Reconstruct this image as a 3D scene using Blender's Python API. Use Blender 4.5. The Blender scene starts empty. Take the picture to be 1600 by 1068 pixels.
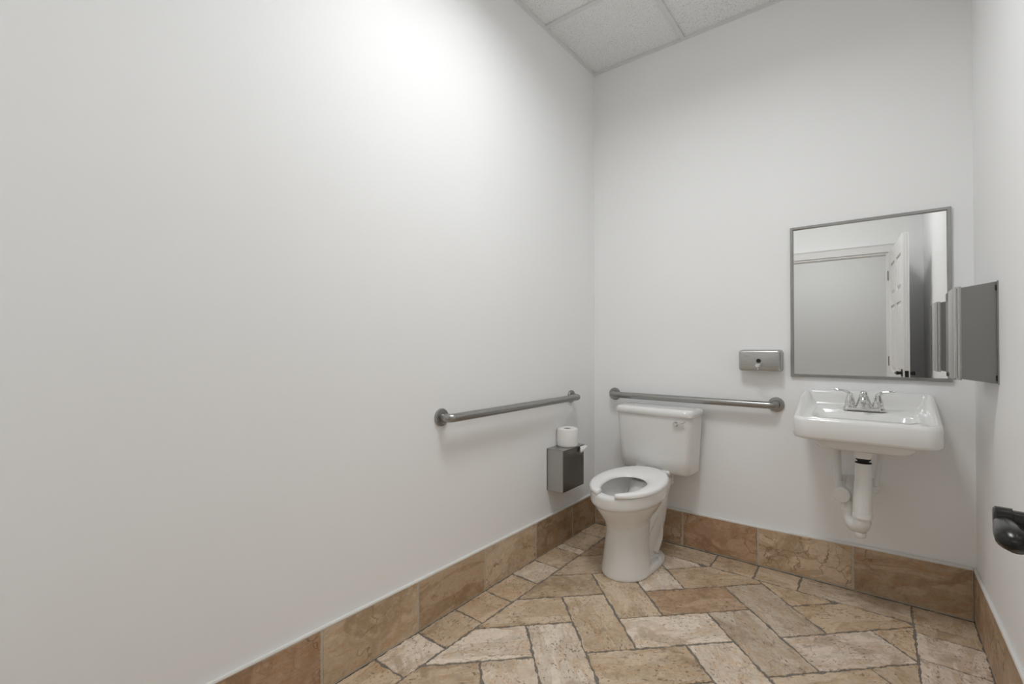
import bpy, bmesh, math, random
from mathutils import Vector, Matrix

random.seed(7)
PI = math.pi
scene = bpy.context.scene
col = scene.collection

# ------------------------------------------------------------------ camera, world, light level
cam_d = bpy.data.cameras.new('camera')
cam_d.sensor_width = 36.0
cam_d.lens = 725.6 * 36.0 / 1600.0
cam_d.clip_start = 0.01
cam = bpy.data.objects.new('camera', cam_d)
cam.location = (1.525, -2.844, 1.191)
cam.rotation_euler = (PI / 2 + 0.01, 0, 0.668)
col.objects.link(cam)
scene.camera = cam

world = bpy.data.worlds.new('world')
scene.world = world
world.use_nodes = True
world.node_tree.nodes['Background'].inputs[0].default_value = (0.8, 0.85, 0.9, 1)
world.node_tree.nodes['Background'].inputs[1].default_value = 0.1

LAMP = 26.8           # radiance of the ceiling light panel
HALL_LAMP = 8.5      # radiance of the hallway light panel
scene.view_settings.view_transform = 'Standard'
scene.view_settings.look = 'None'
scene.view_settings.gamma = 1.0
scene.view_settings.use_curve_mapping = False
scene.view_settings.exposure = 0.0
try:
    scene.cycles.use_denoising = True
    scene.cycles.adaptive_threshold = .04
    scene.cycles.adaptive_min_samples = 16
    scene.cycles.max_bounces = 10
    scene.cycles.diffuse_bounces = 7
    scene.cycles.glossy_bounces = 6
except Exception:
    pass

# ------------------------------------------------------------------ room dimensions (metres)
W, D, H = 1.855, 2.86, 3.048      # width, depth (front wall at y = -D), ceiling
BT, BTB = 0.012, 0.020            # baseboard thickness: side walls, back wall


# ------------------------------------------------------------------ helpers
def lin(c):
    return tuple(((v / 255.0) / 12.92 if v <= 10 else ((v / 255.0 + 0.055) / 1.055) ** 2.4) for v in c)


def link(o, parent=None):
    col.objects.link(o)
    if parent is not None:
        o.parent = parent
    return o


def tag(o, label=None, cat=None, group=None, kind=None):
    if label: o['label'] = label
    if cat: o['category'] = cat
    if group: o['group'] = group
    if kind: o['kind'] = kind
    return o


def empty(name, loc=(0, 0, 0), rot=(0, 0, 0), parent=None):
    o = bpy.data.objects.new(name, None)
    o.empty_display_size = 0.05
    o.location = loc
    o.rotation_euler = rot
    return link(o, parent)


def obj(name, data, mat, parent=None, smooth=False, angle=40, loc=(0, 0, 0), rot=(0, 0, 0)):
    """data: (verts, faces) or bmesh"""
    me = bpy.data.meshes.new(name)
    if isinstance(data, bmesh.types.BMesh):
        bmesh.ops.recalc_face_normals(data, faces=data.faces[:])
        data.to_mesh(me)
        data.free()
    else:
        me.from_pydata([tuple(v) for v in data[0]], [], data[1])
        bm = bmesh.new(); bm.from_mesh(me)
        bmesh.ops.recalc_face_normals(bm, faces=bm.faces[:])
        bm.to_mesh(me); bm.free()
    me.materials.append(mat)
    if smooth:
        me.polygons.foreach_set('use_smooth', [True] * len(me.polygons))
        me.set_sharp_from_angle(angle=math.radians(angle))
    me.update()
    o = bpy.data.objects.new(name, me)
    o.location = loc
    o.rotation_euler = rot
    return link(o, parent)


def box(x0, x1, y0, y1, z0, z1, bevel=0.0, seg=2):
    bm = bmesh.new()
    bmesh.ops.create_cube(bm, size=1.0)
    for v in bm.verts:
        v.co = Vector((x0 + (v.co.x + .5) * (x1 - x0), y0 + (v.co.y + .5) * (y1 - y0), z0 + (v.co.z + .5) * (z1 - z0)))
    if bevel:
        bmesh.ops.bevel(bm, geom=bm.edges[:], offset=bevel, segments=seg, affect='EDGES', profile=0.5)
    return bm


def join(*parts):
    V, Fc = [], []
    for p in parts:
        if isinstance(p, bmesh.types.BMesh):
            p.verts.ensure_lookup_table()
            v = [tuple(q.co) for q in p.verts]
            p.verts.index_update()
            f = [[q.index for q in fa.verts] for fa in p.faces]
            p.free()
        else:
            v, f = p
        n = len(V)
        V += [tuple(q) for q in v]
        Fc += [[i + n for i in fa] for fa in f]
    return V, Fc


def loft(rings, cap0=True, cap1=True, closed=False):
    n = len(rings[0])
    V = [tuple(p) for r in rings for p in r]
    Fc = []
    m = len(rings)
    for k in range(m if closed else m - 1):
        a, b = k * n, ((k + 1) % m) * n
        for i in range(n):
            j = (i + 1) % n
            Fc.append([a + i, a + j, b + j, b + i])
    if not closed:
        if cap0: Fc.append(list(range(n))[::-1])
        if cap1: Fc.append([(m - 1) * n + i for i in range(n)])
    return V, Fc


def tube(path, rad, n=20, cap=True, flat=None):
    """path: points; rad: number or list; flat: (sx, sy) scales of the section"""
    P = [Vector(p) for p in path]
    rs = rad if isinstance(rad, (list, tuple)) else [rad] * len(P)
    T = []
    for i in range(len(P)):
        a = P[max(i - 1, 0)]; b = P[min(i + 1, len(P) - 1)]
        T.append((b - a).normalized())
    up = Vector((0, 0, 1)) if abs(T[0].z) < .9 else Vector((0, 1, 0))
    nrm = (up - T[0] * up.dot(T[0])).normalized()
    rings = []
    for i, p in enumerate(P):
        nrm = (nrm - T[i] * nrm.dot(T[i])).normalized()
        bi = T[i].cross(nrm)
        sx, sy = flat[i] if isinstance(flat, list) else (flat or (1, 1))
        rings.append([p + (nrm * math.cos(2 * PI * k / n) * sx + bi * math.sin(2 * PI * k / n) * sy) * rs[i] for k in range(n)])
    return loft(rings, cap, cap)


def bend_path(pts, r, seg=8):
    """polyline with rounded corners"""
    P = [Vector(p) for p in pts]
    out = [P[0]]
    for i in range(1, len(P) - 1):
        a = (P[i - 1] - P[i]).normalized(); b = (P[i + 1] - P[i]).normalized()
        ang = a.angle(b)
        rr = min(r, .49 * (P[i - 1] - P[i]).length * math.tan(ang / 2), .49 * (P[i + 1] - P[i]).length * math.tan(ang / 2)) if r else 0
        d = rr / math.tan(ang / 2)
        p0, p1 = P[i] + a * d, P[i] + b * d
        c = P[i] + (a + b).normalized() * (rr / math.sin(ang / 2))
        v0, v1 = p0 - c, p1 - c
        tot = v0.angle(v1)
        ax = v0.cross(v1).normalized()
        for k in range(seg + 1):
            out.append(c + Matrix.Rotation(tot * k / seg, 3, ax) @ v0)
    out.append(P[-1])
    return out


def lathe(profile, n=32, axis='z', origin=(0, 0, 0)):
    """profile: (radius, height)"""
    o = Vector(origin)
    rings = []
    for r, h in profile:
        ring = []
        for k in range(n):
            a = 2 * PI * k / n
            c, s = r * math.cos(a), r * math.sin(a)
            ring.append(o + (Vector((c, s, h)) if axis == 'z' else Vector((c, h, s)) if axis == 'y' else Vector((h, c, s))))
        rings.append(ring)
    return loft(rings)


def rrect(hx, y0, y1, z, r_f, r_b=None, n=10, cx=0.0):
    """rounded rectangle in plan: x = cx +- hx, y from y0 (front) to y1 (back)"""
    r_b = r_f if r_b is None else r_b
    pts = []
    for (px, py, r, a0) in ((cx + hx - r_b, y1 - r_b, r_b, 0), (cx - hx + r_b, y1 - r_b, r_b, 90),
                            (cx - hx + r_f, y0 + r_f, r_f, 180), (cx + hx - r_f, y0 + r_f, r_f, 270)):
        for k in range(n + 1):
            a = math.radians(a0 + 90.0 * k / n)
            pts.append(Vector((px + r * math.cos(a), py + r * math.sin(a), z)))
    return pts


def egg(a, yf, ym, yb, z, nf=2.0, nb=2.4, n=64, cx=0.0):
    pts = []
    for k in range(n):
        t = 2 * PI * k / n
        c, s = math.cos(t), math.sin(t)
        e = nb if s > 0 else nf
        x = a * math.copysign(abs(c) ** (2 / e), c)
        y = ((yb - ym) if s > 0 else (ym - yf)) * math.copysign(abs(s) ** (2 / e), s)
        pts.append(Vector((cx + x, ym + y, z)))
    return pts


# ------------------------------------------------------------------ materials
def mat(name):
    m = bpy.data.materials.new(name)
    m.use_nodes = True
    nt = m.node_tree
    b = nt.nodes['Principled BSDF']
    return m, nt, b


def nd(nt, kind, **kw):
    n = nt.nodes.new(kind)
    for k, v in kw.items():
        setattr(n, k, v)
    return n


def plain(name, rgb, rough=.5, metal=0.0, spec=.5, coat=0.0):
    m, nt, b = mat(name)
    b.inputs['Base Color'].default_value = (*rgb, 1)
    b.inputs['Roughness'].default_value = rough
    b.inputs['Metallic'].default_value = metal
    b.inputs['Specular IOR Level'].default_value = spec
    if coat:
        b.inputs['Coat Weight'].default_value = coat
        b.inputs['Coat Roughness'].default_value = .05
    return m


def noise(nt, vec, scale, detail=4, rough=.55, dist=0.0):
    n = nd(nt, 'ShaderNodeTexNoise')
    n.inputs['Scale'].default_value = scale
    n.inputs['Detail'].default_value = detail
    n.inputs['Roughness'].default_value = rough
    n.inputs['Distortion'].default_value = dist
    if vec is not None: nt.links.new(vec, n.inputs['Vector'])
    return n.outputs['Fac']


def ramp(nt, fac, stops):
    r = nd(nt, 'ShaderNodeValToRGB')
    while len(r.color_ramp.elements) < len(stops): r.color_ramp.elements.new(.5)
    for e, (p, c) in zip(r.color_ramp.elements, stops):
        e.position = p
        e.color = (c, c, c, 1) if isinstance(c, (int, float)) else (*c, 1)
    nt.links.new(fac, r.inputs['Fac'])
    return r.outputs['Color']


def mix(nt, fac, a, b, mode='MIX'):
    n = nd(nt, 'ShaderNodeMix', data_type='RGBA', blend_type=mode)
    for sock, v in ((n.inputs[0], fac), (n.inputs[6], a), (n.inputs[7], b)):
        if isinstance(v, bpy.types.NodeSocket): nt.links.new(v, sock)
        elif isinstance(v, (int, float)): sock.default_value = v if sock.type == 'VALUE' else (v, v, v, 1)
        else: sock.default_value = (*v, 1)
    return n.outputs[2]


def math_n(nt, op, a, b=0.0):
    n = nd(nt, 'ShaderNodeMath', operation=op)
    for s, v in ((n.inputs[0], a), (n.inputs[1], b)):
        if isinstance(v, bpy.types.NodeSocket): nt.links.new(v, s)
        else: s.default_value = v
    return n.outputs[0]


def bump(nt, b, height, strength, dist):
    n = nd(nt, 'ShaderNodeBump')
    n.inputs['Strength'].default_value = strength
    n.inputs['Distance'].default_value = dist
    nt.links.new(height, n.inputs['Height'])
    nt.links.new(n.outputs['Normal'], b.inputs['Normal'])


def mapped(nt, scale=(1, 1, 1), rnd=True):
    tc = nd(nt, 'ShaderNodeTexCoord')
    v = tc.outputs['Object']
    if rnd:
        oi = nd(nt, 'ShaderNodeObjectInfo')
        mu = nd(nt, 'ShaderNodeVectorMath', operation='MULTIPLY_ADD')
        co = nd(nt, 'ShaderNodeCombineXYZ')
        for i, k in enumerate((37.0, 91.0, 53.0)):
            nt.links.new(math_n(nt, 'MULTIPLY', oi.outputs['Random'], k), co.inputs[i])
        mu.inputs[1].default_value = (1, 1, 1)
        nt.links.new(v, mu.inputs[0]); nt.links.new(co.outputs[0], mu.inputs[2])
        v = mu.outputs[0]
    mp = nd(nt, 'ShaderNodeMapping')
    mp.inputs['Scale'].default_value = scale
    nt.links.new(v, mp.inputs['Vector'])
    return mp.outputs[0]


def paint_material(name, rgb):
    m, nt, b = mat(name)
    v = mapped(nt, rnd=False)
    c = mix(nt, noise(nt, v, 1.3, 1), tuple(x * .985 for x in rgb), rgb)
    nt.links.new(c, b.inputs['Base Color'])
    b.inputs['Roughness'].default_value = .6
    b.inputs['Specular IOR Level'].default_value = .25
    return m


def travertine(name, pit=1.0, crack=0.5):
    """colour comes from the object's own colour; the grain runs along local x"""
    m, nt, b = mat(name)
    oi = nd(nt, 'ShaderNodeObjectInfo')
    base = oi.outputs['Color']
    v = mapped(nt)
    vs = mapped(nt, (1, 3.2, 1))
    light = mix(nt, 1.0, base, (1.26, 1.27, 1.30), 'MULTIPLY')
    dark = mix(nt, 1.0, base, (.72, .67, .60), 'MULTIPLY')
    rusty = mix(nt, 1.0, base, (.92, .74, .56), 'MULTIPLY')
    cloud = ramp(nt, noise(nt, v, 6, 8, .62, 1.4), [(.30, 0), (.70, 1)])
    c = mix(nt, cloud, dark, light)
    c = mix(nt, .15, c, base)
    # iron-coloured veins and bands along the bedding
    band = ramp(nt, noise(nt, vs, 5.5, 7, .65, 2.2), [(.49, 0), (.58, .9), (.66, 0)])
    c = mix(nt, band, c, rusty)
    # pale infill patches with a hard edge
    patch = ramp(nt, noise(nt, vs, 2.6, 5, .5, .8), [(.53, 0), (.545, .75)])
    c = mix(nt, patch, c, light)
    # darker weathered patches
    stain = ramp(nt, noise(nt, v, 4.1, 6, .6, 1.0), [(.37, .85), (.43, 0)])
    c = mix(nt, stain, c, mix(nt, 1.0, base, (.66, .58, .49), 'MULTIPLY'))
    # fine mottling
    c = mix(nt, ramp(nt, noise(nt, v, 55, 5, .7), [(.3, 0), (.75, .55)]), c, dark)
    c = mix(nt, ramp(nt, noise(nt, v, 28, 6, .7, .5), [(.50, 0), (.72, .5)]), c, light)
    # hairline cracks
    vo = nd(nt, 'ShaderNodeTexVoronoi', feature='DISTANCE_TO_EDGE')
    vo.inputs['Scale'].default_value = 11
    wob = nd(nt, 'ShaderNodeVectorMath', operation='ADD')
    nn = nd(nt, 'ShaderNodeTexNoise'); nn.inputs['Scale'].default_value = 14; nn.inputs['Detail'].default_value = 5
    nt.links.new(v, nn.inputs['Vector'])
    sc = nd(nt, 'ShaderNodeVectorMath', operation='SCALE'); sc.inputs['Scale'].default_value = .12
    nt.links.new(nn.outputs['Color'], sc.inputs[0])
    nt.links.new(v, wob.inputs[0]); nt.links.new(sc.outputs[0], wob.inputs[1])
    nt.links.new(wob.outputs[0], vo.inputs['Vector'])
    line = ramp(nt, vo.outputs['Distance'], [(.0, 1), (.034, 0)])
    keep = ramp(nt, noise(nt, v, 4.0, 2), [(.47, 0), (.57, crack)])
    cr = math_n(nt, 'MULTIPLY', line, keep)
    c = mix(nt, cr, c, mix(nt, 1.0, base, (.42, .34, .26), 'MULTIPLY'))
    # open pits
    vp = mapped(nt, (1, 1.9, 1))
    pits = ramp(nt, noise(nt, vp, 62, 3, .6, .3), [(.590, 0), (.63, 1)])
    where = ramp(nt, noise(nt, v, 7.5, 3), [(.38, 0), (.52, pit)])
    pm = math_n(nt, 'MULTIPLY', pits, where)
    c = mix(nt, math_n(nt, 'MULTIPLY', pm, .8), c, mix(nt, 1.0, base, (.34, .28, .22), 'MULTIPLY'))
    nt.links.new(c, b.inputs['Base Color'])
    rg = ramp(nt, cloud, [(0, .5), (1, .38)])
    nt.links.new(rg, b.inputs['Roughness'])
    b.inputs['Specular IOR Level'].default_value = .35
    hgt = math_n(nt, 'SUBTRACT', math_n(nt, 'MULTIPLY', noise(nt, v, 40, 5), .25), math_n(nt, 'ADD', pm, cr))
    bump(nt, b, hgt, .5, .0015)
    return m


def grout_material(name, rgb):
    m, nt, b = mat(name)
    v = mapped(nt, rnd=False)
    c = mix(nt, noise(nt, v, 90, 5, .7), tuple(x * .6 for x in rgb), tuple(min(1, x * 1.3) for x in rgb))
    nt.links.new(c, b.inputs['Base Color'])
    b.inputs['Roughness'].default_value = .95
    bump(nt, b, noise(nt, v, 300, 4), .6, .002)
    return m


def steel(name, rgb, rough, stretch=(1, 1, 60), strength=.05, var=.12):
    m, nt, b = mat(name)
    v = mapped(nt, stretch, rnd=False)
    f = noise(nt, v, 12, 4, .6)
    c = mix(nt, f, tuple(x * (1 - var) for x in rgb), tuple(min(1, x * (1 + var)) for x in rgb))
    nt.links.new(c, b.inputs['Base Color'])
    b.inputs['Metallic'].default_value = 1.0
    nt.links.new(ramp(nt, f, [(.3, rough * .85), (.7, rough * 1.15)]), b.inputs['Roughness'])
    bump(nt, b, noise(nt, mapped(nt, stretch, rnd=False), 60, 3), strength, .0006)
    return m


def acoustic(name, rgb):
    m, nt, b = mat(name)
    v = mapped(nt)
    f = noise(nt, v, 190, 3, .7, .3)
    holes = ramp(nt, f, [(.375, 1), (.42, 0)])
    big = ramp(nt, noise(nt, v, 320, 2, .5), [(.62, 0), (.70, .5)])
    c = mix(nt, holes, rgb, tuple(x * .45 for x in rgb))
    c = mix(nt, big, c, tuple(x * .8 for x in rgb))
    nt.links.new(c, b.inputs['Base Color'])
    b.inputs['Roughness'].default_value = .95
    b.inputs['Specular IOR Level'].default_value = .1
    bump(nt, b, f, .5, .002)
    return m


def emitter(name, rgb, strength):
    m, nt, b = mat(name)
    b.inputs['Base Color'].default_value = (.8, .8, .8, 1)
    b.inputs['Emission Color'].default_value = (*rgb, 1)
    b.inputs['Emission Strength'].default_value = strength
    return m


M = dict(
    wall=paint_material('wall_paint', (.908, .911, .911)),
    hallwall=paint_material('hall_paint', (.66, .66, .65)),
    ceil=acoustic('acoustic_tile', (.87, .87, .86)),
    grid=plain('ceiling_grid', (.74, .74, .73), .5),
    deck=plain('plenum', (.5, .5, .5), .9),
    trav=travertine('travertine', 1.0, .5),
    travbase=travertine('travertine_base', .25, .9),
    grout=grout_material('floor_grout', lin((128, 121, 112))),
    grout2=grout_material('base_grout', lin((196, 186, 170))),
    caulk=plain('caulk', (.74, .73, .71), .5),
    china=plain('vitreous_china', (.80, .795, .78), .12, 0, .5, .3),
    seat=plain('seat_plastic', (.86, .85, .835), .22, 0, .5),
    chrome=plain('chrome', (.72, .72, .71), .07, 1.0),
    steel=steel('brushed_steel', (.36, .355, .34), .30),
    steel_flat=steel('dispenser_steel', (.47, .465, .45), .34, (60, 60, 1), .04),
    steel_soap=steel('soap_steel', (.50, .495, .48), .30, (1, 60, 60), .04),
    steel_dark=steel('box_front_steel', (.30, .30, .29), .22, (60, 60, 1), .05),
    polish=steel('polished_steel', (.50, .495, .48), .08, (3, 3, .6), .25, .05),
    towel=steel('towel_side_steel', (.30, .295, .285), .38, (1, 1, 60), .03, .06),
    frame=steel('mirror_frame_steel', (.40, .395, .38), .22, (1, 1, 1), .03),
    mirror=plain('mirror_glass', (.90, .90, .89), .0, 1.0),
    black=plain('black_plastic', (.012, .012, .012), .3),
    bronze=plain('dark_bronze', (.035, .034, .032), .26, .8),
    white=plain('white_trim_paint', (.80, .795, .78), .35),
    paper=plain('tissue_paper', (.83, .815, .80), .95, 0, .1),
    card=plain('cardboard_core', (.10, .09, .08), .9),
    pvc=plain('white_pipe_cover', (.76, .755, .735), .4),
    rubber=plain('black_rubber', (.02, .02, .02), .6),
    water=plain('bowl_water', (.50, .50, .49), .02, 0, .5),
    louver=plain('louver_aluminium', (.22, .22, .22), .5),
    lamp=emitter('lamp_diffuser', (.982, 1.0, 1.012), LAMP),
    hall_lamp=emitter('hall_lamp_diffuser', (.99, 1.0, 1.005), HALL_LAMP),
)


def struct(name, data, m, **kw):
    return tag(obj(name, data, m, **kw), kind='structure')


# ------------------------------------------------------------------ room shell
TH = 0.12
struct('wall_left', box(-TH, 0, -D, TH, -.02, H + .2), M['wall'])
struct('wall_back', box(0, W, 0, TH, -.02, H + .2), M['wall'])
struct('wall_right', box(W, W + TH, -D, TH, -.02, H + .2), M['wall'])
OX0, OX1, OZ = .685, 1.605, 2.092      # door opening
struct('wall_front', join(box(-TH, OX0, -D - TH, -D, -.02, H + .2), box(OX1, W + TH, -D - TH, -D, -.02, H + .2),
                          box(OX0, OX1, -D - TH, -D, OZ, H + .2)), M['wall'])

# floor: a grout bed with every stone tile laid in it
floor = struct('floor', box(0, W, -D - TH, 0, -.08, -.0035), M['grout'])

KT = 1.06   # stone albedo against its look in the photograph
TONE = dict(cream=(213, 200, 184), pink=(209, 195, 181), tan=(194, 176, 153), olive=(186, 168, 145), grey=(191, 177, 160),
            orange=(180, 155, 130), brown=(178, 156, 131), dark=(162, 140, 115), ochre=(194, 174, 149), red=(180, 152, 126), sand=(196, 177, 153))


def tone(n, j=.04):
    c = lin(TONE[n])
    g = 1 + random.uniform(-j, j)
    return tuple(min(.95, x * KT * g) for x in c) + (1,)


def clip(poly, x0, x1, y0, y1):
    def cut(p, ins, inter):
        out = []
        for i, a in enumerate(p):
            b = p[(i + 1) % len(p)]
            if ins(a):
                out.append(a)
                if not ins(b): out.append(inter(a, b))
            elif ins(b): out.append(inter(a, b))
        return out
    ix = lambda v: (lambda a, b: (v, a[1] + (b[1] - a[1]) * (v - a[0]) / (b[0] - a[0])))
    iy = lambda v: (lambda a, b: (a[0] + (b[0] - a[0]) * (v - a[1]) / (b[1] - a[1]), v))
    for ins, inter in ((lambda a: a[0] >= x0, ix(x0)), (lambda a: a[0] <= x1, ix(x1)),
                       (lambda a: a[1] >= y0, iy(y0)), (lambda a: a[1] <= y1, iy(y1))):
        if not poly: break
        poly = cut(poly, ins, inter)
    out = []
    for p in poly:
        if not out or math.hypot(p[0] - out[-1][0], p[1] - out[-1][1]) > 1e-4: out.append(p)
    if len(out) > 1 and math.hypot(out[0][0] - out[-1][0], out[0][1] - out[-1][1]) < 1e-4: out.pop()
    return out


def area(p):
    return .5 * sum(p[i][0] * p[(i + 1) % len(p)][1] - p[(i + 1) % len(p)][0] * p[i][1] for i in range(len(p)))


def inset(p, d):
    """convex CCW polygon, each side moved inwards"""
    n = len(p)
    L = []
    for i in range(n):
        a, b = Vector(p[i]), Vector(p[(i + 1) % n])
        t = (b - a).normalized()
        L.append((a + Vector((-t.y, t.x)) * d, t))
    out = []
    for i in range(n):
        (p0, t0), (p1, t1) = L[i - 1], L[i]
        cr = t0.x * t1.y - t0.y * t1.x
        if abs(cr) < 1e-4: out.append((p1.x, p1.y)); continue
        s = ((p1 - p0).x * t1.y - (p1 - p0).y * t1.x) / cr
        q = p0 + t0 * s
        out.append((q.x, q.y))
    return out


def stone(name, poly, ang, tn, parent, m, gap=.0045, jag=.0030, thick=.010, step=.008, basis=None, lift=0.0):
    """poly: CCW outline in the plane; ang: direction of the grain; a chisel-edged slab whose top is at plane height 0"""
    if area(poly) < 0: poly = poly[::-1]
    a0 = area(poly)
    poly = inset(poly, gap)
    if a0 < 8e-4 or area(poly) < 2e-4 or area(poly) > a0: return None
    cx = sum(p[0] for p in poly) / len(poly); cy = sum(p[1] for p in poly) / len(poly)
    ca, sa = math.cos(-ang), math.sin(-ang)
    loc = [Vector(((p[0] - cx) * ca - (p[1] - cy) * sa, (p[0] - cx) * sa + (p[1] - cy) * ca)) for p in poly]
    ring, top = [], []
    n = len(loc)
    for i in range(n):
        a, b = loc[i], loc[(i + 1) % n]
        L = (b - a).length
        if L < 1e-6: continue
        t = (b - a) / L
        nr = Vector((-t.y, t.x))
        k = max(1, int(L / step))
        w = 0.0
        for q in range(k):
            w = .6 * w + random.uniform(-jag, jag)
            p = a + t * (L * q / k) + nr * (w if q else 0.0)
            ring.append(p); top.append(p + nr * .0012)
    c = Vector((sum(p.x for p in ring) / len(ring), sum(p.y for p in ring) / len(ring)))
    top = [p + (c - p).normalized() * .0016 for p in ring]
    dz = random.uniform(-.0007, .0004) + lift
    V, Fc = loft([[(p.x, p.y, -thick) for p in ring], [(p.x, p.y, -.0014 + dz) for p in ring], [(p.x, p.y, dz) for p in top]])
    o = obj(name, (V, Fc), m, parent)
    if basis is None:
        o.location = (cx, cy, 0); o.rotation_euler = (0, 0, ang)
    else:
        o.matrix_local = basis @ Matrix.Translation((cx, cy, 0)) @ Matrix.Rotation(ang, 4, 'Z')
    o.color = tone(tn)
    return o


FX0, FX1, FY1 = .177, 1.637, -.195     # field of the herringbone inside the border
m_, ox_, oy_ = .1452, .333, -1.238
SPEC_P = {(2, 2): 'cream', (2, 4): 'orange', (2, 0): 'tan', (6, 4): 'pink', (6, 6): 'ochre', (6, 2): 'tan', (-2, 2): 'olive',
          (-2, 0): 'tan', (-2, -2): 'cream', (-2, 4): 'tan', (-2, 6): 'orange', (2, 6): 'ochre', (6, 8): 'tan', (2, -2): 'tan',
          (6, 0): 'olive', (-2, 8): 'olive'}
SPEC_Q = {(0, 2): 'tan', (4, 4): 'grey', (4, 6): 'grey', (0, 4): 'tan', (4, 2): 'cream', (0, 0): 'cream', (0, 6): 'cream', (8, 4): 'olive',
          (8, 6): 'ochre', (8, 2): 'tan', (4, 0): 'tan', (-4, 0): 'tan', (0, -2): 'cream', (8, 8): 'ochre', (4, 8): 'ochre'}
GEN = ['cream', 'tan', 'grey', 'tan', 'pink', 'olive', 'ochre']
pt = lambda i, j: (ox_ + i * m_, oy_ + j * m_)
for i in range(-6, 15, 4):
    for j in range(-16, 14, 2):
        for (ii, kind) in ((i, 'P'), (i + 2, 'Q')):
            if kind == 'P':
                poly = [pt(ii, j), pt(ii + 1, j - 1), pt(ii + 3, j + 1), pt(ii + 2, j + 2)]; ang = PI / 4; tn = SPEC_P.get((ii, j))
            else:
                poly = [pt(ii, j), pt(ii + 2, j - 2), pt(ii + 3, j - 1), pt(ii + 1, j + 1)]; ang = -PI / 4; tn = SPEC_Q.get((ii, j))
            poly = clip(poly, FX0, FX1, -D - .02, FY1)
            if len(poly) >= 3:
                stone('floor_tile', poly, ang, tn or random.choice(GEN), floor, M['trav'])


def strip(cuts, tones, x0, x1, along_y):
    for k in range(len(cuts) - 1):
        a, b = sorted((cuts[k], cuts[k + 1]))
        poly = [(x0, a), (x1, a), (x1, b), (x0, b)] if along_y else [(a, x0), (b, x0), (b, x1), (a, x1)]
        stone('border_tile', poly, PI / 2 if along_y else 0, tones[k] if k < len(tones) else random.choice(GEN), floor, M['trav'])


strip([-BTB, -.215, -.438, -.507, -.720, -.920, -1.134, -1.342, -1.556, -1.767, -1.98, -2.19, -2.40, -2.61, -2.84],
      ['olive', 'olive', 'cream', 'tan', 'cream', 'tan', 'ochre', 'tan', 'cream', 'ochre'], BT - .004, FX0, True)
strip([FX0, .40, .80, 1.008, 1.206, FX1], ['tan', 'olive', 'ochre', 'tan', 'grey'], FY1, -BTB, False)
strip([-BTB, -.192, -.266, -.476, -.685, -.89, -1.10, -1.31, -1.52, -1.73, -1.94, -2.15, -2.36, -2.57, -2.84],
      ['olive', 'tan', 'pink', 'pink'], FX1, W - BT + .003, True)


# stone baseboards: a grout bed, the stones, a caulk bead on top
def baseboard(name, cuts, tones, hts, origin, along, normal, thick, grout):
    """cuts: distances along the wall; hts: stone heights at the cuts"""
    O, A, N = Vector(origin), Vector(along), Vector(normal)
    back = thick - .0018

    def slab(d0, d1):
        V = []
        for k, c in enumerate(cuts):
            for dn in (d0, d1):
                for z in (0.0, hts[k] - .004):
                    p = O + A * c + N * dn
                    V.append((p.x, p.y, z))
        Fc = []
        for k in range(len(cuts) - 1):
            a, b = 4 * k, 4 * (k + 1)
            for q in ((0, 1, 3, 2),):
                pass
            Fc += [[a, b, b + 1, a + 1], [a + 2, a + 3, b + 3, b + 2], [a + 1, b + 1, b + 3, a + 3], [a, a + 2, b + 2, b]]
        e = 4 * (len(cuts) - 1)
        Fc += [[0, 1, 3, 2], [e, e + 2, e + 3, e + 1]]
        return V, Fc
    bb = struct(name, slab(0.0, back), grout)
    Zv = Vector((0, 0, 1))
    # local plane axes: x along the wall, y up, z out of the wall (kept right-handed)
    X = A if A.cross(Zv).dot(N) > 0 else -A
    sgn = 1 if X == A else -1
    basis = Matrix(((X.x, 0, N.x, 0), (X.y, 0, N.y, 0), (0, 1, 0, 0), (0, 0, 0, 1)))
    o0 = O + N * thick
    basis = Matrix.Translation(o0) @ basis
    for k in range(len(cuts) - 1):
        a, b = cuts[k] * sgn, cuts[k + 1] * sgn
        poly = [(a, .002), (b, .002), (b, hts[k + 1]), (a, hts[k])]
        stone('base_tile', poly, 0, tones[k % len(tones)], bb, M['travbase'], gap=.0050, jag=.0012, thick=thick * .7, step=.014, basis=basis)
    path = [O + A * c + N * (thick * .45) + Zv * (hts[k] - .001) for k, c in enumerate(cuts)]
    obj('caulk_bead', tube(path, thick * (.6 if thick < .015 else .46), 8), M['caulk'], bb, smooth=True)
    return bb


baseboard('baseboard_left', [.001, .31, .706, 1.138, 1.556, 1.984, 2.41, 2.84], ['dark', 'dark', 'sand', 'brown', 'sand', 'red', 'brown'],
          [.200, .202, .204, .208, .212, .217, .219, .221], (0, 0, 0), (0, -1, 0), (1, 0, 0), BT, M['grout2'])
baseboard('baseboard_back', [BT + .001, .19, .597, 1.004, 1.42, W - BT - .001], ['brown', 'brown', 'red', 'sand', 'brown'],
          [.203, .204, .205, .206, .218, .224], (0, 0, 0), (1, 0, 0), (0, -1, 0), BTB, M['grout2'])
baseboard('baseboard_right', [.001, .26, .63, 1.05, 1.47, 1.89, 2.31, 2.84], ['brown', 'brown', 'brown', 'red', 'olive', 'brown', 'tan'],
          [.222, .226, .234, .236, .236, .236, .236, .236], (W, 0, 0), (0, -1, 0), (-1, 0, 0), BT, M['grout2'])

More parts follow.
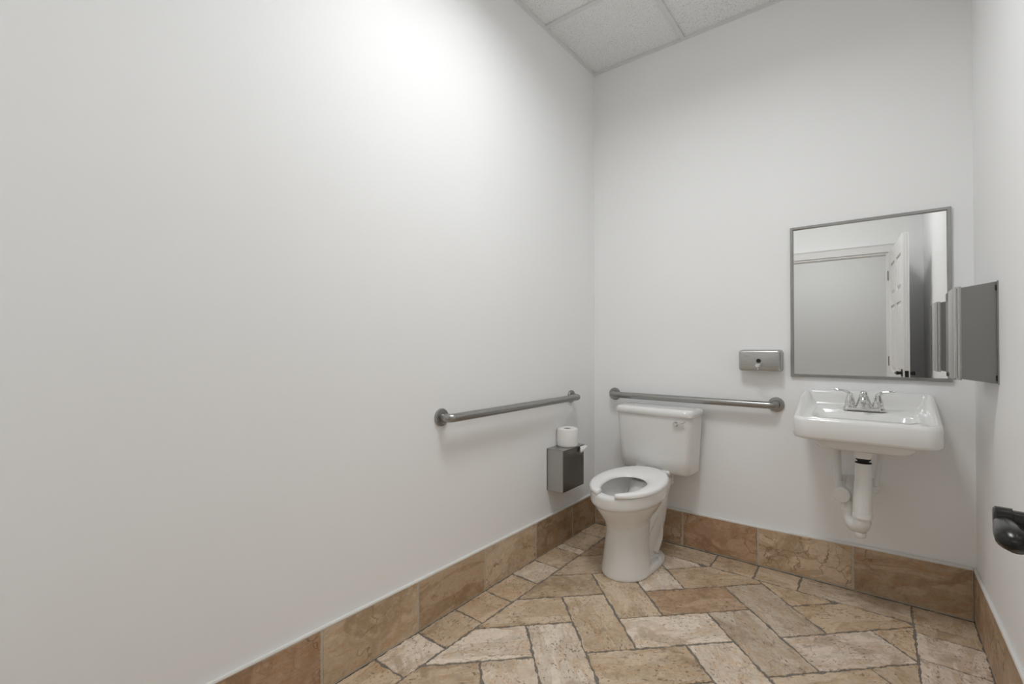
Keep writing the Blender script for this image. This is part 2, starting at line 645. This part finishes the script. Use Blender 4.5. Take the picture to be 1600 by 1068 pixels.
# ceiling: deck above, lay-in tiles, tee bars, wall angles
ceiling = struct('ceiling', box(-TH, W + TH, -D - TH, TH, H + .2, H + .28), M['deck'])
T2 = .6096
xs = [0, T2, 2 * T2, W]
ys = [0, -T2, -2 * T2, -3 * T2, -4 * T2, -D]
for a in range(3):
    for b in range(5):
        if a == 1 and b == 2: continue
        obj('ceiling_tile', box(xs[a] + .004, xs[a + 1] - .004, ys[b + 1] + .004, ys[b] - .004, H + .011, H + .028, .002, 1), M['ceil'], ceiling)
for x in xs[1:3]:
    obj('grid_bar', box(x - .012, x + .012, -D, 0, H, H + .0105), M['grid'], ceiling)
for y in ys[1:5]:
    for a in range(3):
        obj('grid_bar', box(xs[a] + (.012 if a else 0.0), xs[a + 1] - (.012 if a < 2 else 0.0), y - .012, y + .012, H + .0003, H + .0105), M['grid'], ceiling)
obj('wall_angle', box(0, .020, -D, 0, H - .001, H + .0105), M['grid'], ceiling)
obj('wall_angle', box(W - .020, W, -D, 0, H - .001, H + .0105), M['grid'], ceiling)
obj('wall_angle', box(.020, W - .020, -.020, 0, H - .001, H + .0105), M['grid'], ceiling)
obj('wall_angle', box(.020, W - .020, -D, -D + .020, H - .001, H + .0105), M['grid'], ceiling)

# ceiling light: square recessed troffer in the grid, above the picture
tl = empty('ceiling_light', (1.5 * T2, -2.5 * T2, H))
tag(tl, 'square white recessed light panel set in the ceiling grid', 'ceiling light')
hx, RD = T2 / 2 - .012, .15
obj('housing', join(box(-hx, hx, -hx, hx, RD, RD + .012), box(-hx, -hx + .008, -hx, hx, .0, RD), box(hx - .008, hx, -hx, hx, .0, RD),
                    box(-hx + .008, hx - .008, -hx, -hx + .008, .0, RD), box(-hx + .008, hx - .008, hx - .008, hx, .0, RD)), M['louver'], tl)
q = hx - .010
obj('diffuser', ([(-q, -q, RD - .003), (-q, q, RD - .003), (q, q, RD - .003), (q, -q, RD - .003)], [[0, 1, 2, 3]]), M['lamp'], tl)

# ------------------------------------------------------------------ doorway, open door and hallway behind the camera
trim = struct('trim_1', join(box(OX0 - .07, OX0, -D, -D + .014, .0, OZ), box(OX1, OX1 + .07, -D, -D + .014, .0, OZ),
                             box(OX0 - .07, OX1 + .07, -D, -D + .014, OZ, OZ + .07, 0)), M['white'])
obj('casing_edge', join(box(OX0 - .078, OX1 + .078, -D, -D + .020, OZ + .07, OZ + .080)), M['white'], trim)
obj('jamb', box(OX0, OX0 + .018, -D - TH, -D, 0, OZ - .018), M['white'], trim)
obj('jamb', box(OX1 - .018, OX1, -D - TH, -D, 0, OZ - .018), M['white'], trim)
obj('jamb_head', box(OX0, OX1, -D - TH, -D, OZ - .018, OZ), M['white'], trim)

DW, DT, DH = .90, .040, 2.085
# door frame of reference: x along the slab from the hinge, y across it, z up; visible face at y = +0 towards the room's left
ang_d = math.atan2(.905, .0705)
door = empty('door_1', (1.603 + .006, -D + .004, .006), (0, 0, ang_d))
tag(door, kind='structure')
obj('door_slab', box(0, DW, -DT + .011, -.011, 0, DH, .002, 1), M['white'], door)
# stiles and rails stand proud of the six recessed panels on both faces
fx = [0, .115, .395, .505, .785, DW]
fz = [0, .24, .83, .96, 1.56, 1.66, 1.95, DH]
for (y0, y1) in ((-.011, 0.0), (-DT, -DT + .011)):
    for a, b in ((0, 1), (2, 3), (4, 5)):
        obj('stile', box(fx[a], fx[b], y0, y1, 0, DH), M['white'], door)
    for a, b in ((0, 1), (2, 3), (4, 5), (6, 7)):
        for c, d in ((1, 2), (3, 4)):
            obj('rail', box(fx[c], fx[d], y0, y1, fz[a], fz[b]), M['white'], door)
    for a, b in ((1, 2), (3, 4), (5, 6)):
        for c, d in ((1, 2), (3, 4)):
            ym, yo = (y0 - .0, y1 - .001) if y1 > -.01 else (y1, y0 + .001)
            r0 = [(fx[c] + .014, ym, fz[a] + .014), (fx[d] - .014, ym, fz[a] + .014), (fx[d] - .014, ym, fz[b] - .014), (fx[c] + .014, ym, fz[b] - .014)]
            r1 = [(fx[c] + .040, yo, fz[a] + .040), (fx[d] - .040, yo, fz[a] + .040), (fx[d] - .040, yo, fz[b] - .040), (fx[c] + .040, yo, fz[b] - .040)]
            obj('panel', loft([r0, r1]), M['white'], door)
for z in (.22, 1.05, 1.86):
    obj('hinge', tube([(.0, .004, z - .045), (.0, .004, z + .045)], .006, 10), M['bronze'], door, smooth=True)
obj('latch_plate', box(DW, DW + .002, -.032, -.008, .935, .995, .0005, 1), M['bronze'], door)
# lever handles on both faces
for s in (1, -1):
    yb = 0.0 if s > 0 else -DT
    hz, hxp = .974, DW - .068
    P = lambda a, b, c: (hxp + a, yb + s * b, hz + c)
    h = obj('lever_handle', tube([P(0, .004, 0), P(0, .020, 0), P(0, .034, 0)], [.0125, .0125, .0125], 24), M['bronze'], door, smooth=True)
    obj('end_cap', tube([P(0, .022, 0), P(0, .0225, 0), P(0, .037, 0), P(0, .0390, 0)], [.0125, .0145, .0145, .012], 24), M['bronze'], h, smooth=True)
    path = [P(.004, .030, -.001), P(-.015, .030, -.001), P(-.035, .0295, -.001), P(-.055, .028, -.002), P(-.072, .0265, -.003), P(-.086, .0255, -.004), P(-.092, .0255, -.004)]
    obj('lever_blade', tube(path, [.008, .0095, .012, .0145, .0155, .011, .003], 20, True, (.85, 1.0)), M['bronze'], h, smooth=True)
    obj('rose', tube([P(0, -.0005, 0), P(0, .004, 0), P(0, .0075, 0)], [.032, .032, .027], 28), M['bronze'], h, smooth=True)

HY = -4.45
struct('floor_hallway', box(-.9, 2.9, HY, -D - TH, -.08, 0.0), M['grout2'])
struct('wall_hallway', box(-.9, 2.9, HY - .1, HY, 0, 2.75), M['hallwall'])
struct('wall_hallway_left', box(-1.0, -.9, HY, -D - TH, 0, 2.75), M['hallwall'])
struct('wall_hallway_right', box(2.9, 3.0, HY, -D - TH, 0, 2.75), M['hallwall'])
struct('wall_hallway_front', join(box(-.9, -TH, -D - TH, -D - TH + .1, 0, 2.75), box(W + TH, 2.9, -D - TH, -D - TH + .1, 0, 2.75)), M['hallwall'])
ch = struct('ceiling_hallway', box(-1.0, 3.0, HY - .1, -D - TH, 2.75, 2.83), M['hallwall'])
obj('hall_lamp_panel', ([(.3, -3.65, 2.747), (.3, -3.1, 2.747), (1.5, -3.1, 2.747), (1.5, -3.65, 2.747)], [[0, 1, 2, 3]]), M['hall_lamp'], ch)


# ------------------------------------------------------------------ toilet
def fused(name, data, m, parent, voxel=.005, it=6, fac=.5):
    me = bpy.data.meshes.new(name)
    me.from_pydata([tuple(v) for v in data[0]], [], data[1])
    bm = bmesh.new(); bm.from_mesh(me); bmesh.ops.recalc_face_normals(bm, faces=bm.faces[:]); bm.to_mesh(me); bm.free()
    o = bpy.data.objects.new(name, me)
    link(o)
    r = o.modifiers.new('r', 'REMESH'); r.mode = 'VOXEL'; r.voxel_size = voxel
    s = o.modifiers.new('s', 'SMOOTH'); s.iterations = it; s.factor = fac
    dg = bpy.context.evaluated_depsgraph_get()
    nm = bpy.data.meshes.new_from_object(o.evaluated_get(dg))
    o.modifiers.clear()
    o.data = nm
    nm.name = name
    nm.materials.clear(); nm.materials.append(m)
    nm.polygons.foreach_set('use_smooth', [True] * len(nm.polygons))
    bpy.data.meshes.remove(me)
    o.parent = parent
    return o


toilet = empty('toilet', (.493, -.018, 0), (0, 0, math.radians(-3.6)))
tag(toilet, 'white floor-standing toilet with open-front seat standing in the corner', 'toilet')
# (z, half width, front, middle, back)
outer = [(.000, .123, -.640, -.50, -.37), (.012, .124, -.642, -.50, -.37), (.05, .117, -.636, -.50, -.37), (.13, .106, -.628, -.50, -.36), (.21, .100, -.622, -.49, -.34),
         (.25, .100, -.626, -.485, -.32), (.275, .112, -.640, -.48, -.30), (.30, .130, -.660, -.47, -.28), (.335, .152, -.688, -.47, -.26),
         (.362, .164, -.703, -.47, -.25), (.367, .176, -.716, -.47, -.245), (.380, .179, -.719, -.47, -.24), (.418, .179, -.719, -.47, -.24), (.428, .174, -.713, -.47, -.245)]
inner = [(.429, .140, -.676, -.46, -.28), (.420, .134, -.670, -.46, -.285), (.36, .126, -.655, -.46, -.29), (.29, .095, -.60, -.45, -.32), (.24, .065, -.54, -.44, -.36), (.215, .03, -.48, -.44, -.40)]


def tilt(p):
    """the rim rises a little towards the tank"""
    k = max(0.0, min(1.0, (p.z - .15) / .27))
    return Vector((p.x, p.y, p.z + k * (.012 + .062 * (p.y + .70))))


body = loft([[tilt(p) for p in egg(a, f_, ym, b_, z)] for z, a, f_, ym, b_ in outer + inner])
foot = loft([egg(a, f_, -.42, b_, z, 2.3, 3.0) for z, a, f_, b_ in ((.0, .124, -.642, -.185), (.022, .124, -.640, -.186), (.034, .114, -.62, -.20))])
rear = loft([egg(a, f_, ym, b_, z, 2.2, 2.6) for z, a, f_, ym, b_ in
             ((.005, .070, -.42, -.30, -.21), (.06, .072, -.44, -.30, -.20), (.12, .080, -.44, -.29, -.17), (.2, .092, -.43, -.28, -.13),
              (.28, .094, -.42, -.26, -.10), (.34, .096, -.40, -.24, -.09), (.40, .104, -.36, -.2, -.07), (.438, .104, -.34, -.2, -.07))])
neck = loft([rrect(.085, -.17, -.05, .38, .03), rrect(.085, -.16, -.05, .462, .03)])
trap_r = tube(bend_path([(.052, -.40, .19), (.058, -.33, .26), (.060, -.25, .25), (.055, -.24, .12), (.052, -.30, .05)], .05, 8), .035, 14)
trap_l = tube(bend_path([(-.052, -.40, .19), (-.058, -.33, .26), (-.060, -.25, .25), (-.055, -.24, .12), (-.052, -.30, .05)], .05, 8), .035, 14)
fused('bowl', join(body, foot, rear, neck, trap_r, trap_l), M['china'], toilet, .0045, 5, .5)
obj('water', lathe([(.02, -.02), (.070, 0.0), (.066, .0005)], 32, 'z', (0, -.47, .262)), M['water'], toilet, smooth=True)
for s in (-1, 1):
    obj('bolt_cap', lathe([(.014, 0), (.014, .006), (.010, .014), (.004, .018)], 18, 'z', (s * .103, -.315, .028)), M['china'], toilet, smooth=True)
# tank
tank = loft([rrect(hw, yf, -.012, z, .045, .02) for z, hw, yf in ((.458, .190, -.150), (.462, .205, -.165), (.474, .213, -.175), (.56, .219, -.183), (.70, .227, -.193), (.792, .231, -.198))])
obj('tank', tank, M['china'], toilet, smooth=True, angle=50)
lid = loft([rrect(hw, yf, yb, z, .050, .02) for z, hw, yf, yb in ((.791, .233, -.202, -.010), (.795, .239, -.208, -.006), (.815, .240, -.209, -.006), (.826, .236, -.205, -.008),
                                                              (.833, .230, -.196, -.014), (.836, .215, -.182, -.026))])
obj('tank_lid', lid, M['china'], toilet, smooth=True, angle=60)
fl = obj('flush_lever', lathe([(.012, 0), (.012, -.006), (.0145, -.010), (.0145, -.020), (.010, -.026)], 20, 'y', (.150, -.188, .757)), M['chrome'], toilet, smooth=True)
obj('lever_arm', tube([(.150, -.208, .757), (.170, -.213, .764), (.195, -.213, .771), (.206, -.213, .774)], [.006, .0065, .0075, .004], 12, True, (.7, 1)), M['chrome'], fl, smooth=True)


# seat: U-shaped ring with an open front
def seat_mesh():
    no = 60
    A0 = math.radians(-90 + 17); A1 = math.radians(270 - 17)
    sec = []
    for k in range(no + 1):
        t = A0 + (A1 - A0) * k / no
        c, s = math.cos(t), math.sin(t)
        ea = 2.05 if s > 0 else 2.0
        o_ = Vector((.186 * math.copysign(abs(c) ** (2 / ea), c), -.47 + (.285 if s > 0 else .252) * math.copysign(abs(s) ** (2 / ea), s), 0))
        e2 = 2.1
        i_ = Vector((.104 * math.copysign(abs(c) ** (2 / e2), c), -.500 + (.125 if s > 0 else .180) * math.copysign(abs(s) ** (2 / e2), s), 0))
        w = min(1.0, min(k, no - k) / 4.0)
        if s < 0 and abs(c) < .45:       # the prongs end with a straight gap
            i_.x = math.copysign(max(abs(i_.x), .050), c)
            o_.x = math.copysign(max(abs(o_.x), .052), c)
        sec.append((o_, i_))
    rings = []
    for k, (o_, i_) in enumerate(sec):
        d = (i_ - o_)
        ring = []
        for f_, z in ((.0, .003), (.0, .012), (.05, .0185), (.16, .022), (.55, .0215), (.85, .018), (.97, .012), (1.0, .004), (.9, .0), (.1, .0)):
            p = o_ + d * f_
            ring.append(tuple(tilt(Vector((p.x, p.y, .4285 + z)))))
        rings.append(ring)
    # round off both prong ends
    def shrink(r, s_, push):
        c = sum((Vector(p) for p in r), Vector()) / len(r)
        return [tuple(c + (Vector(p) - c) * s_ + push) for p in r]
    a = shrink(rings[0], .82, Vector((-.005, 0, 0)))
    b = shrink(rings[-1], .82, Vector((.005, 0, 0)))
    return loft([a] + rings + [b])


st = obj('seat', seat_mesh(), M['seat'], toilet, smooth=True, angle=60)
for s in (-1, 1):
    obj('hinge', tube([(s * .055, -.186, .468), (s * .06, -.180, .470), (s * .10, -.180, .470), (s * .105, -.184, .468)], [.006, .010, .010, .006], 14), M['seat'], st, smooth=True)
    obj('hinge_post', lathe([(.015, .43), (.015, .456), (.012, .462)], 16, 'z', (s * .08, -.180, 0)), M['seat'], st, smooth=True)

# ------------------------------------------------------------------ sink
sink = empty('sink', (1.470, 0, 0))
tag(sink, 'white wall-hung sink with two-handle chrome faucet below the mirror', 'sink')


def zr(y):
    t = max(0.0, min(1.0, 1 + y / .44))
    return .880 + .098 * t ** 1.6


def srect(d, zf, y_front=-.445, hw=.254, rf=.072, rb=.022):
    r = rrect(hw - d, y_front + d, 0.0 - (d * .7), 0, max(.02, rf - d * .6), max(.012, rb - d * .3), 12)
    return [Vector((p.x, p.y, zf(p.y) if callable(zf) else zf)) for p in r]


def deckz(y):
    return .884 + .012 * max(0.0, min(1.0, (y + .42) / .25))


rings = [srect(.10, .790), srect(.02, .784), srect(.006, .788), srect(.0, .800), srect(.0, lambda y: zr(y) - .016), srect(.004, lambda y: zr(y) - .006),
         srect(.011, lambda y: zr(y)), srect(.020, lambda y: zr(y) - .001), srect(.029, lambda y: zr(y) - .008), srect(.036, lambda y: .78 * zr(y) + .22 * deckz(y) - .010), srect(.044, lambda y: .45 * zr(y) + .55 * deckz(y) - .008),
         srect(.054, lambda y: .18 * zr(y) + .82 * deckz(y) - .005), srect(.066, lambda y: .05 * zr(y) + .95 * deckz(y) - .003)]


def basin(hw, y0, y1, z, r):
    return rrect(hw, y0, y1, z, r, r, 12)


rings += [basin(.186, -.396, -.192, .884, .045), basin(.180, -.393, -.198, .878, .045), basin(.165, -.385, -.215, .825, .045), basin(.150, -.372, -.23, .79, .045), basin(.11, -.34, -.26, .772, .035), basin(.024, -.318, -.282, .768, .012)]
obj('basin', loft(rings), M['china'], sink, smooth=True, angle=80)
obj('basin_underside', loft([basin(.178, -.395, -.15, .802, .05), basin(.172, -.392, -.16, .765, .05), basin(.160, -.383, -.175, .748, .045), basin(.13, -.36, -.2, .740, .04)]), M['china'], sink, smooth=True, angle=60)
obj('drain_boss', loft([rrect(.036, -.336, -.264, .745, .02), rrect(.034, -.334, -.266, .715, .02), rrect(.029, -.329, -.271, .706, .02)]), M['china'], sink, smooth=True)
obj('drain_ring', lathe([(.016, .769), (.021, .771), (.018, .773), (.008, .7705)], 24, 'z', (0, -.30, 0)), M['chrome'], sink, smooth=True)

# faucet (sub-parts hang under it)
FYC, FZ = -.125, .894
base = rrect(.080, FYC - .026, FYC + .026, FZ, .025, .025, 8)
fa = obj('faucet', loft([base, [Vector((p.x, p.y, FZ + .008)) for p in base], [Vector((p.x * .97, FYC + (p.y - FYC) * .9, FZ + .014)) for p in base]]), M['chrome'], sink, smooth=True)
for s in (-1, 1):
    hb = obj('faucet_handle', lathe([(.0215, .010), (.0225, .016), (.0205, .030), (.0195, .034), (.0200, .036), (.0165, .050), (.0125, .066), (.0105, .076), (.004, .081)], 28, 'z', (s * .052, FYC, FZ)), M['chrome'], fa, smooth=True, angle=35)
    lp = [(s * .051, FYC, FZ + .066), (s * .058, FYC, FZ + .079), (s * .072, FYC - .001, FZ + .087), (s * .090, FYC - .002, FZ + .090), (s * .108, FYC - .003, FZ + .0925), (s * .116, FYC - .003, FZ + .0925)]
    obj('lever', tube(lp, [.010, .0095, .0078, .0070, .0080, .003], 16, True, (.75, 1.15)), M['chrome'], hb, smooth=True)
sp = [(0, FYC + .006, FZ + .010), (0, FYC + .004, FZ + .035), (0, FYC - .006, FZ + .060), (0, FYC - .028, FZ + .078), (0, FYC - .055, FZ + .082), (0, FYC - .080, FZ + .074), (0, FYC - .092, FZ + .060)]
obj('spout', tube(sp, [.034, .025, .0195, .0165, .0150, .0140, .0130], 24, True, [(.75, 1.25), (.8, 1.1), (.9, 1), (.9, 1), (.9, 1), (.95, 1), (1, 1)]), M['chrome'], fa, smooth=True)
obj('aerator', tube([(0, FYC - .0915, FZ + .061), (0, FYC - .0975, FZ + .052)], .0115, 20), M['chrome'], fa, smooth=True)
obj('pop_up_rod', tube([(0, FYC + .026, FZ + .004), (0, FYC + .026, FZ + .055), (0, FYC + .026, FZ + .06)], [.003, .003, .005], 10), M['chrome'], fa, smooth=True)

# drain and supplies in white covers
obj('drain_collar', lathe([(.022, .708), (.027, .704), (.027, .698), (.021, .694), (.021, .688), (.030, .686), (.030, .680), (.020, .678)], 24, 'z', (0, -.30, 0)), M['rubber'], sink, smooth=True, angle=30)
obj('tailpiece_cover', tube([(-.000, -.30, .684), (-.000, -.30, .62), (-.003, -.30, .54), (-.004, -.30, .47), (-.004, -.30, .448)], [.0305, .0305, .0345, .035, .035], 28), M['pvc'], sink, smooth=True, angle=60)
jb = bend_path([(-.004, -.30, .465), (-.006, -.297, .398), (-.050, -.232, .398), (-.051, -.230, .50)], .045, 12)
tp = obj('trap_cover', tube(jb, .0325, 28), M['pvc'], sink, smooth=True, angle=60)
obj('cover_band', tube([(-.004, -.30, .462), (-.004, -.30, .446)], .0362, 28), M['pvc'], tp, smooth=True)
obj('cleanout_plug', tube([(-.012, -.290, .380), (-.012, -.290, .360), (-.012, -.290, .355)], [.022, .022, .018], 20), M['pvc'], tp, smooth=True)
obj('trap_nut', tube([(-.051, -.230, .475), (-.051, -.230, .448)], [.0335, .0355], 28), M['pvc'], tp, smooth=True)
obj('trap_arm', tube(bend_path([(-.051, -.230, .49), (-.051, -.230, .53), (-.05, .0, .53)], .035, 8), .030, 24), M['pvc'], sink, smooth=True, angle=60)
sl = obj('supply_line_cover', tube([(-.105, -.125, .78), (-.105, -.135, .72), (-.103, -.14, .62), (-.098, -.14, .54)], [.017, .017, .0175, .019], 18), M['pvc'], sink, smooth=True)
obj('valve_cover', tube([(-.082, .0, .525), (-.080, -.262, .522), (-.080, -.272, .522), (-.080, -.276, .522)], [.030, .0345, .0345, .031], 30), M['pvc'], sl, smooth=True)
sl = obj('supply_line_cover', tube([(.064, -.125, .78), (.062, -.13, .72), (.050, -.13, .62), (.040, -.13, .54)], [.014, .013, .011, .010], 18), M['pvc'], sink, smooth=True)
obj('valve_cover', tube([(.038, 0, .54), (.038, -.14, .535), (.038, -.144, .535)], [.018, .018, .015], 24), M['pvc'], sl, smooth=True)

# ------------------------------------------------------------------ mirror
mirror = empty('mirror', (1.4725, 0, 1.033))
tag(mirror, 'large rectangular wall mirror in a thin steel frame above the sink', 'mirror')
MW, MH, FWD = .6215, .783, .0155
obj('glass', box(-MW / 2 + .004, MW / 2 - .004, -.008, -.003, .004, MH - .004), M['mirror'], mirror)


def frame_bar(p0, p1, inward):
    """mitred channel bar between two outer corners"""
    p0, p1, n = Vector(p0), Vector(p1), Vector(inward)
    t = (p1 - p0).normalized()
    prof = [(0, 0), (0, -.013), (.0025, -.0155), (.0115, -.0155), (FWD, -.0115), (FWD, 0)]
    r0 = [p0 + n * a + t * a + Vector((0, y, 0)) for a, y in prof]
    r1 = [p1 + n * a - t * a + Vector((0, y, 0)) for a, y in prof]
    return loft([r0, r1])


c4 = [(-MW / 2, 0, 0), (MW / 2, 0, 0), (MW / 2, 0, MH), (-MW / 2, 0, MH)]
for k, n_ in enumerate(((0, 0, 1), (-1, 0, 0), (0, 0, -1), (1, 0, 0))):
    obj('frame_bar', frame_bar(c4[k], c4[(k + 1) % 4], n_), M['frame'], mirror)


# ------------------------------------------------------------------ grab bars
def grab_bar(name, loc, rot, L, label):
    """bar along local +x, wall at local y = 0, room at -y"""
    g = empty(name, loc, rot)
    tag(g, label, 'grab bar', 'grab bars around the toilet')
    off = .058
    obj('rail', tube(bend_path([(0, -.002, 0), (0, -off, 0), (L, -off, 0), (L, -.002, 0)], .038, 10), .0192, 24), M['steel'], g, smooth=True, angle=60)
    for x in (0, L):
        obj('flange', lathe([(.0395, 0), (.0395, -.006), (.0375, -.010), (.030, -.0115), (.0205, -.012)], 36, 'y', (x, 0, 0)), M['steel'], g, smooth=True, angle=35)
    return g


grab_bar('grab_bar', (.152, 0, .880), (0, 0, 0), .940, 'brushed steel grab bar on the back wall directly above the toilet tank')
grab_bar('grab_bar', (0, -1.420, .878), (0, 0, PI / 2), 1.108, 'brushed steel grab bar on the long bare left wall above the paper box')

# ------------------------------------------------------------------ toilet paper box and the roll on it
tb = empty('toilet_paper_dispenser', (0, -.462, .355))
tag(tb, 'square brushed steel toilet paper box mounted low on the left wall', 'paper dispenser')
X1, Y0, Y1, HB = .110, -.118, .118, .240
cab = obj('cabinet', box(.0, X1 - .003, Y0, Y1, 0, HB, .002, 1), M['steel_flat'], tb)
obj('front_panel', box(X1 - .003, X1, Y0 + .001, Y1 - .001, .001, HB - .004, .001, 1), M['steel_dark'], tb)
obj('top_lid', box(-.0, X1 + .005, Y0 - .003, Y1 + .004, HB, HB + .003, .001, 1), M['steel_flat'], tb)
obj('side_flange', box(.0, .003, Y0 - .006, Y0, .0, HB, .0005, 1), M['steel_flat'], tb)
pv, pf = [], []
for i in range(9):                      # the loose sheet end curling out under the lid
    t = i / 8
    for j in range(6):
        s = j / 5
        pv.append((X1 + .002 + .022 * math.sin(t * 1.7) * (.5 + .5 * s), .060 + .064 * s + .004 * math.sin(6 * t), HB - .004 - .034 * t * t * (1.1 - .8 * s) + .004 * math.sin(5 * s + 3 * t) * t))
for i in range(8):
    for j in range(5):
        a = i * 6 + j
        pf.append([a, a + 1, a + 7, a + 6])
sh = obj('loose_sheet', (pv, pf), M['paper'], tb, smooth=True)
sh.modifiers.new('thickness', 'SOLIDIFY').thickness = .0006

roll = empty('toilet_paper_roll', (.057, -.447, .355 + HB + .003))
tag(roll, 'white toilet paper roll standing upright on top of the steel box', 'toilet paper')
prof = [(.021, .002), (.055, 0), (.061, .004), (.0625, .012), (.0625, .098), (.0600, .104), (.050, .108), (.030, .1065), (.0215, .104), (.021, .098)]
rr = [[(r * math.cos(2 * PI * k / 48), r * math.sin(2 * PI * k / 48), z) for k in range(48)] for r, z in prof]
obj('paper', loft(rr, closed=True), M['paper'], roll, smooth=True, angle=60)
cr = [[(r * math.cos(2 * PI * k / 32), r * math.sin(2 * PI * k / 32), z) for k in range(32)] for r, z in ((.0205, .003), (.0205, .102), (.0190, .102), (.0190, .003))]
obj('core', loft(cr, closed=True), M['card'], roll, smooth=True)

# ------------------------------------------------------------------ soap dispenser
soap = empty('soap_dispenser', (1.022, 0, 1.060))
tag(soap, 'small horizontal steel soap dispenser on the wall left of the mirror', 'soap dispenser')


def plate(hw, z0, z1, y, r):
    return [Vector((p.x, y, p.y)) for p in rrect(hw, z0, z1, 0, r, r, 8)]


obj('reservoir', loft([plate(.102, 0, .112, 0, .014), plate(.102, 0, .112, -.054, .014), plate(.1005, .0015, .1105, -.062, .014), plate(.097, .005, .107, -.068, .012), plate(.092, .010, .102, -.070, .010)]), M['steel_soap'], soap, smooth=True, angle=40)
obj('back_plate', loft([plate(.1035, -.0015, .1135, 0, .014), plate(.1035, -.0015, .1135, -.003, .014)]), M['steel'], soap)
obj('lock', lathe([(.0115, -.069), (.0115, -.0725), (.008, -.0735), (.005, -.072)], 24, 'y', (-.002, 0, .055)), M['black'], soap, smooth=True, angle=30)
pv_ = obj('push_valve', lathe([(.0105, -.069), (.0105, -.078), (.0075, -.080), (.0075, -.092), (.0115, -.094), (.0115, -.102), (.008, -.105)], 24, 'y', (-.002, 0, .030)), M['chrome'], soap, smooth=True, angle=30)
obj('nozzle', tube([(-.002, -.086, .030), (-.002, -.087, .014), (-.002, -.088, .008)], [.005, .005, .004], 12), M['chrome'], pv_, smooth=True)

# ------------------------------------------------------------------ paper towel dispenser on the right wall
tw = empty('paper_towel_dispenser', (W, -.365, 1.060))
tag(tw, 'tall steel paper towel dispenser on the right wall next to the mirror', 'towel dispenser')
Yn, Yf, DX, TZ = -.155, .158, -.110, .360
# cabinet profile in x-z, extruded along y
pr = [(0, 0), (DX + .004, .016), (DX + .004, TZ - .018), (0, TZ)]
obj('cabinet', loft([[(x, Yn + .002, z) for x, z in pr], [(x, Yf - .002, z) for x, z in pr]]), M['towel'], tw)
# front cover wrapped round the vertical edges
fp = [(DX + .016, Yn), (DX + .008, Yn + .0005), (DX + .002, Yn + .006), (DX, Yn + .014), (DX - .002, 0), (DX, Yf - .014), (DX + .002, Yf - .006), (DX + .008, Yf - .0005), (DX + .016, Yf)]
bk_ = [(x + .0025 if abs(y) < .15 else x, y * .985) for x, y in fp][::-1]
ring = fp + bk_
obj('front_cover', loft([[(x, y, .010) for x, y in ring], [(x, y, TZ - .012) for x, y in ring]]), M['polish'], tw, smooth=True, angle=50)
obj('side_flange', box(-.004, .0, Yn - .006, Yn + .002, -.002, TZ + .002), M['steel'], tw)
obj('side_flange', box(-.004, .0, Yf - .002, Yf + .006, -.002, TZ + .002), M['steel'], tw)
for z in (.02, TZ - .022):
    obj('hinge_tab', box(-.008, -.004, Yn - .003, Yn + .0025, z - .010, z + .010, .001, 1), M['black'], tw)
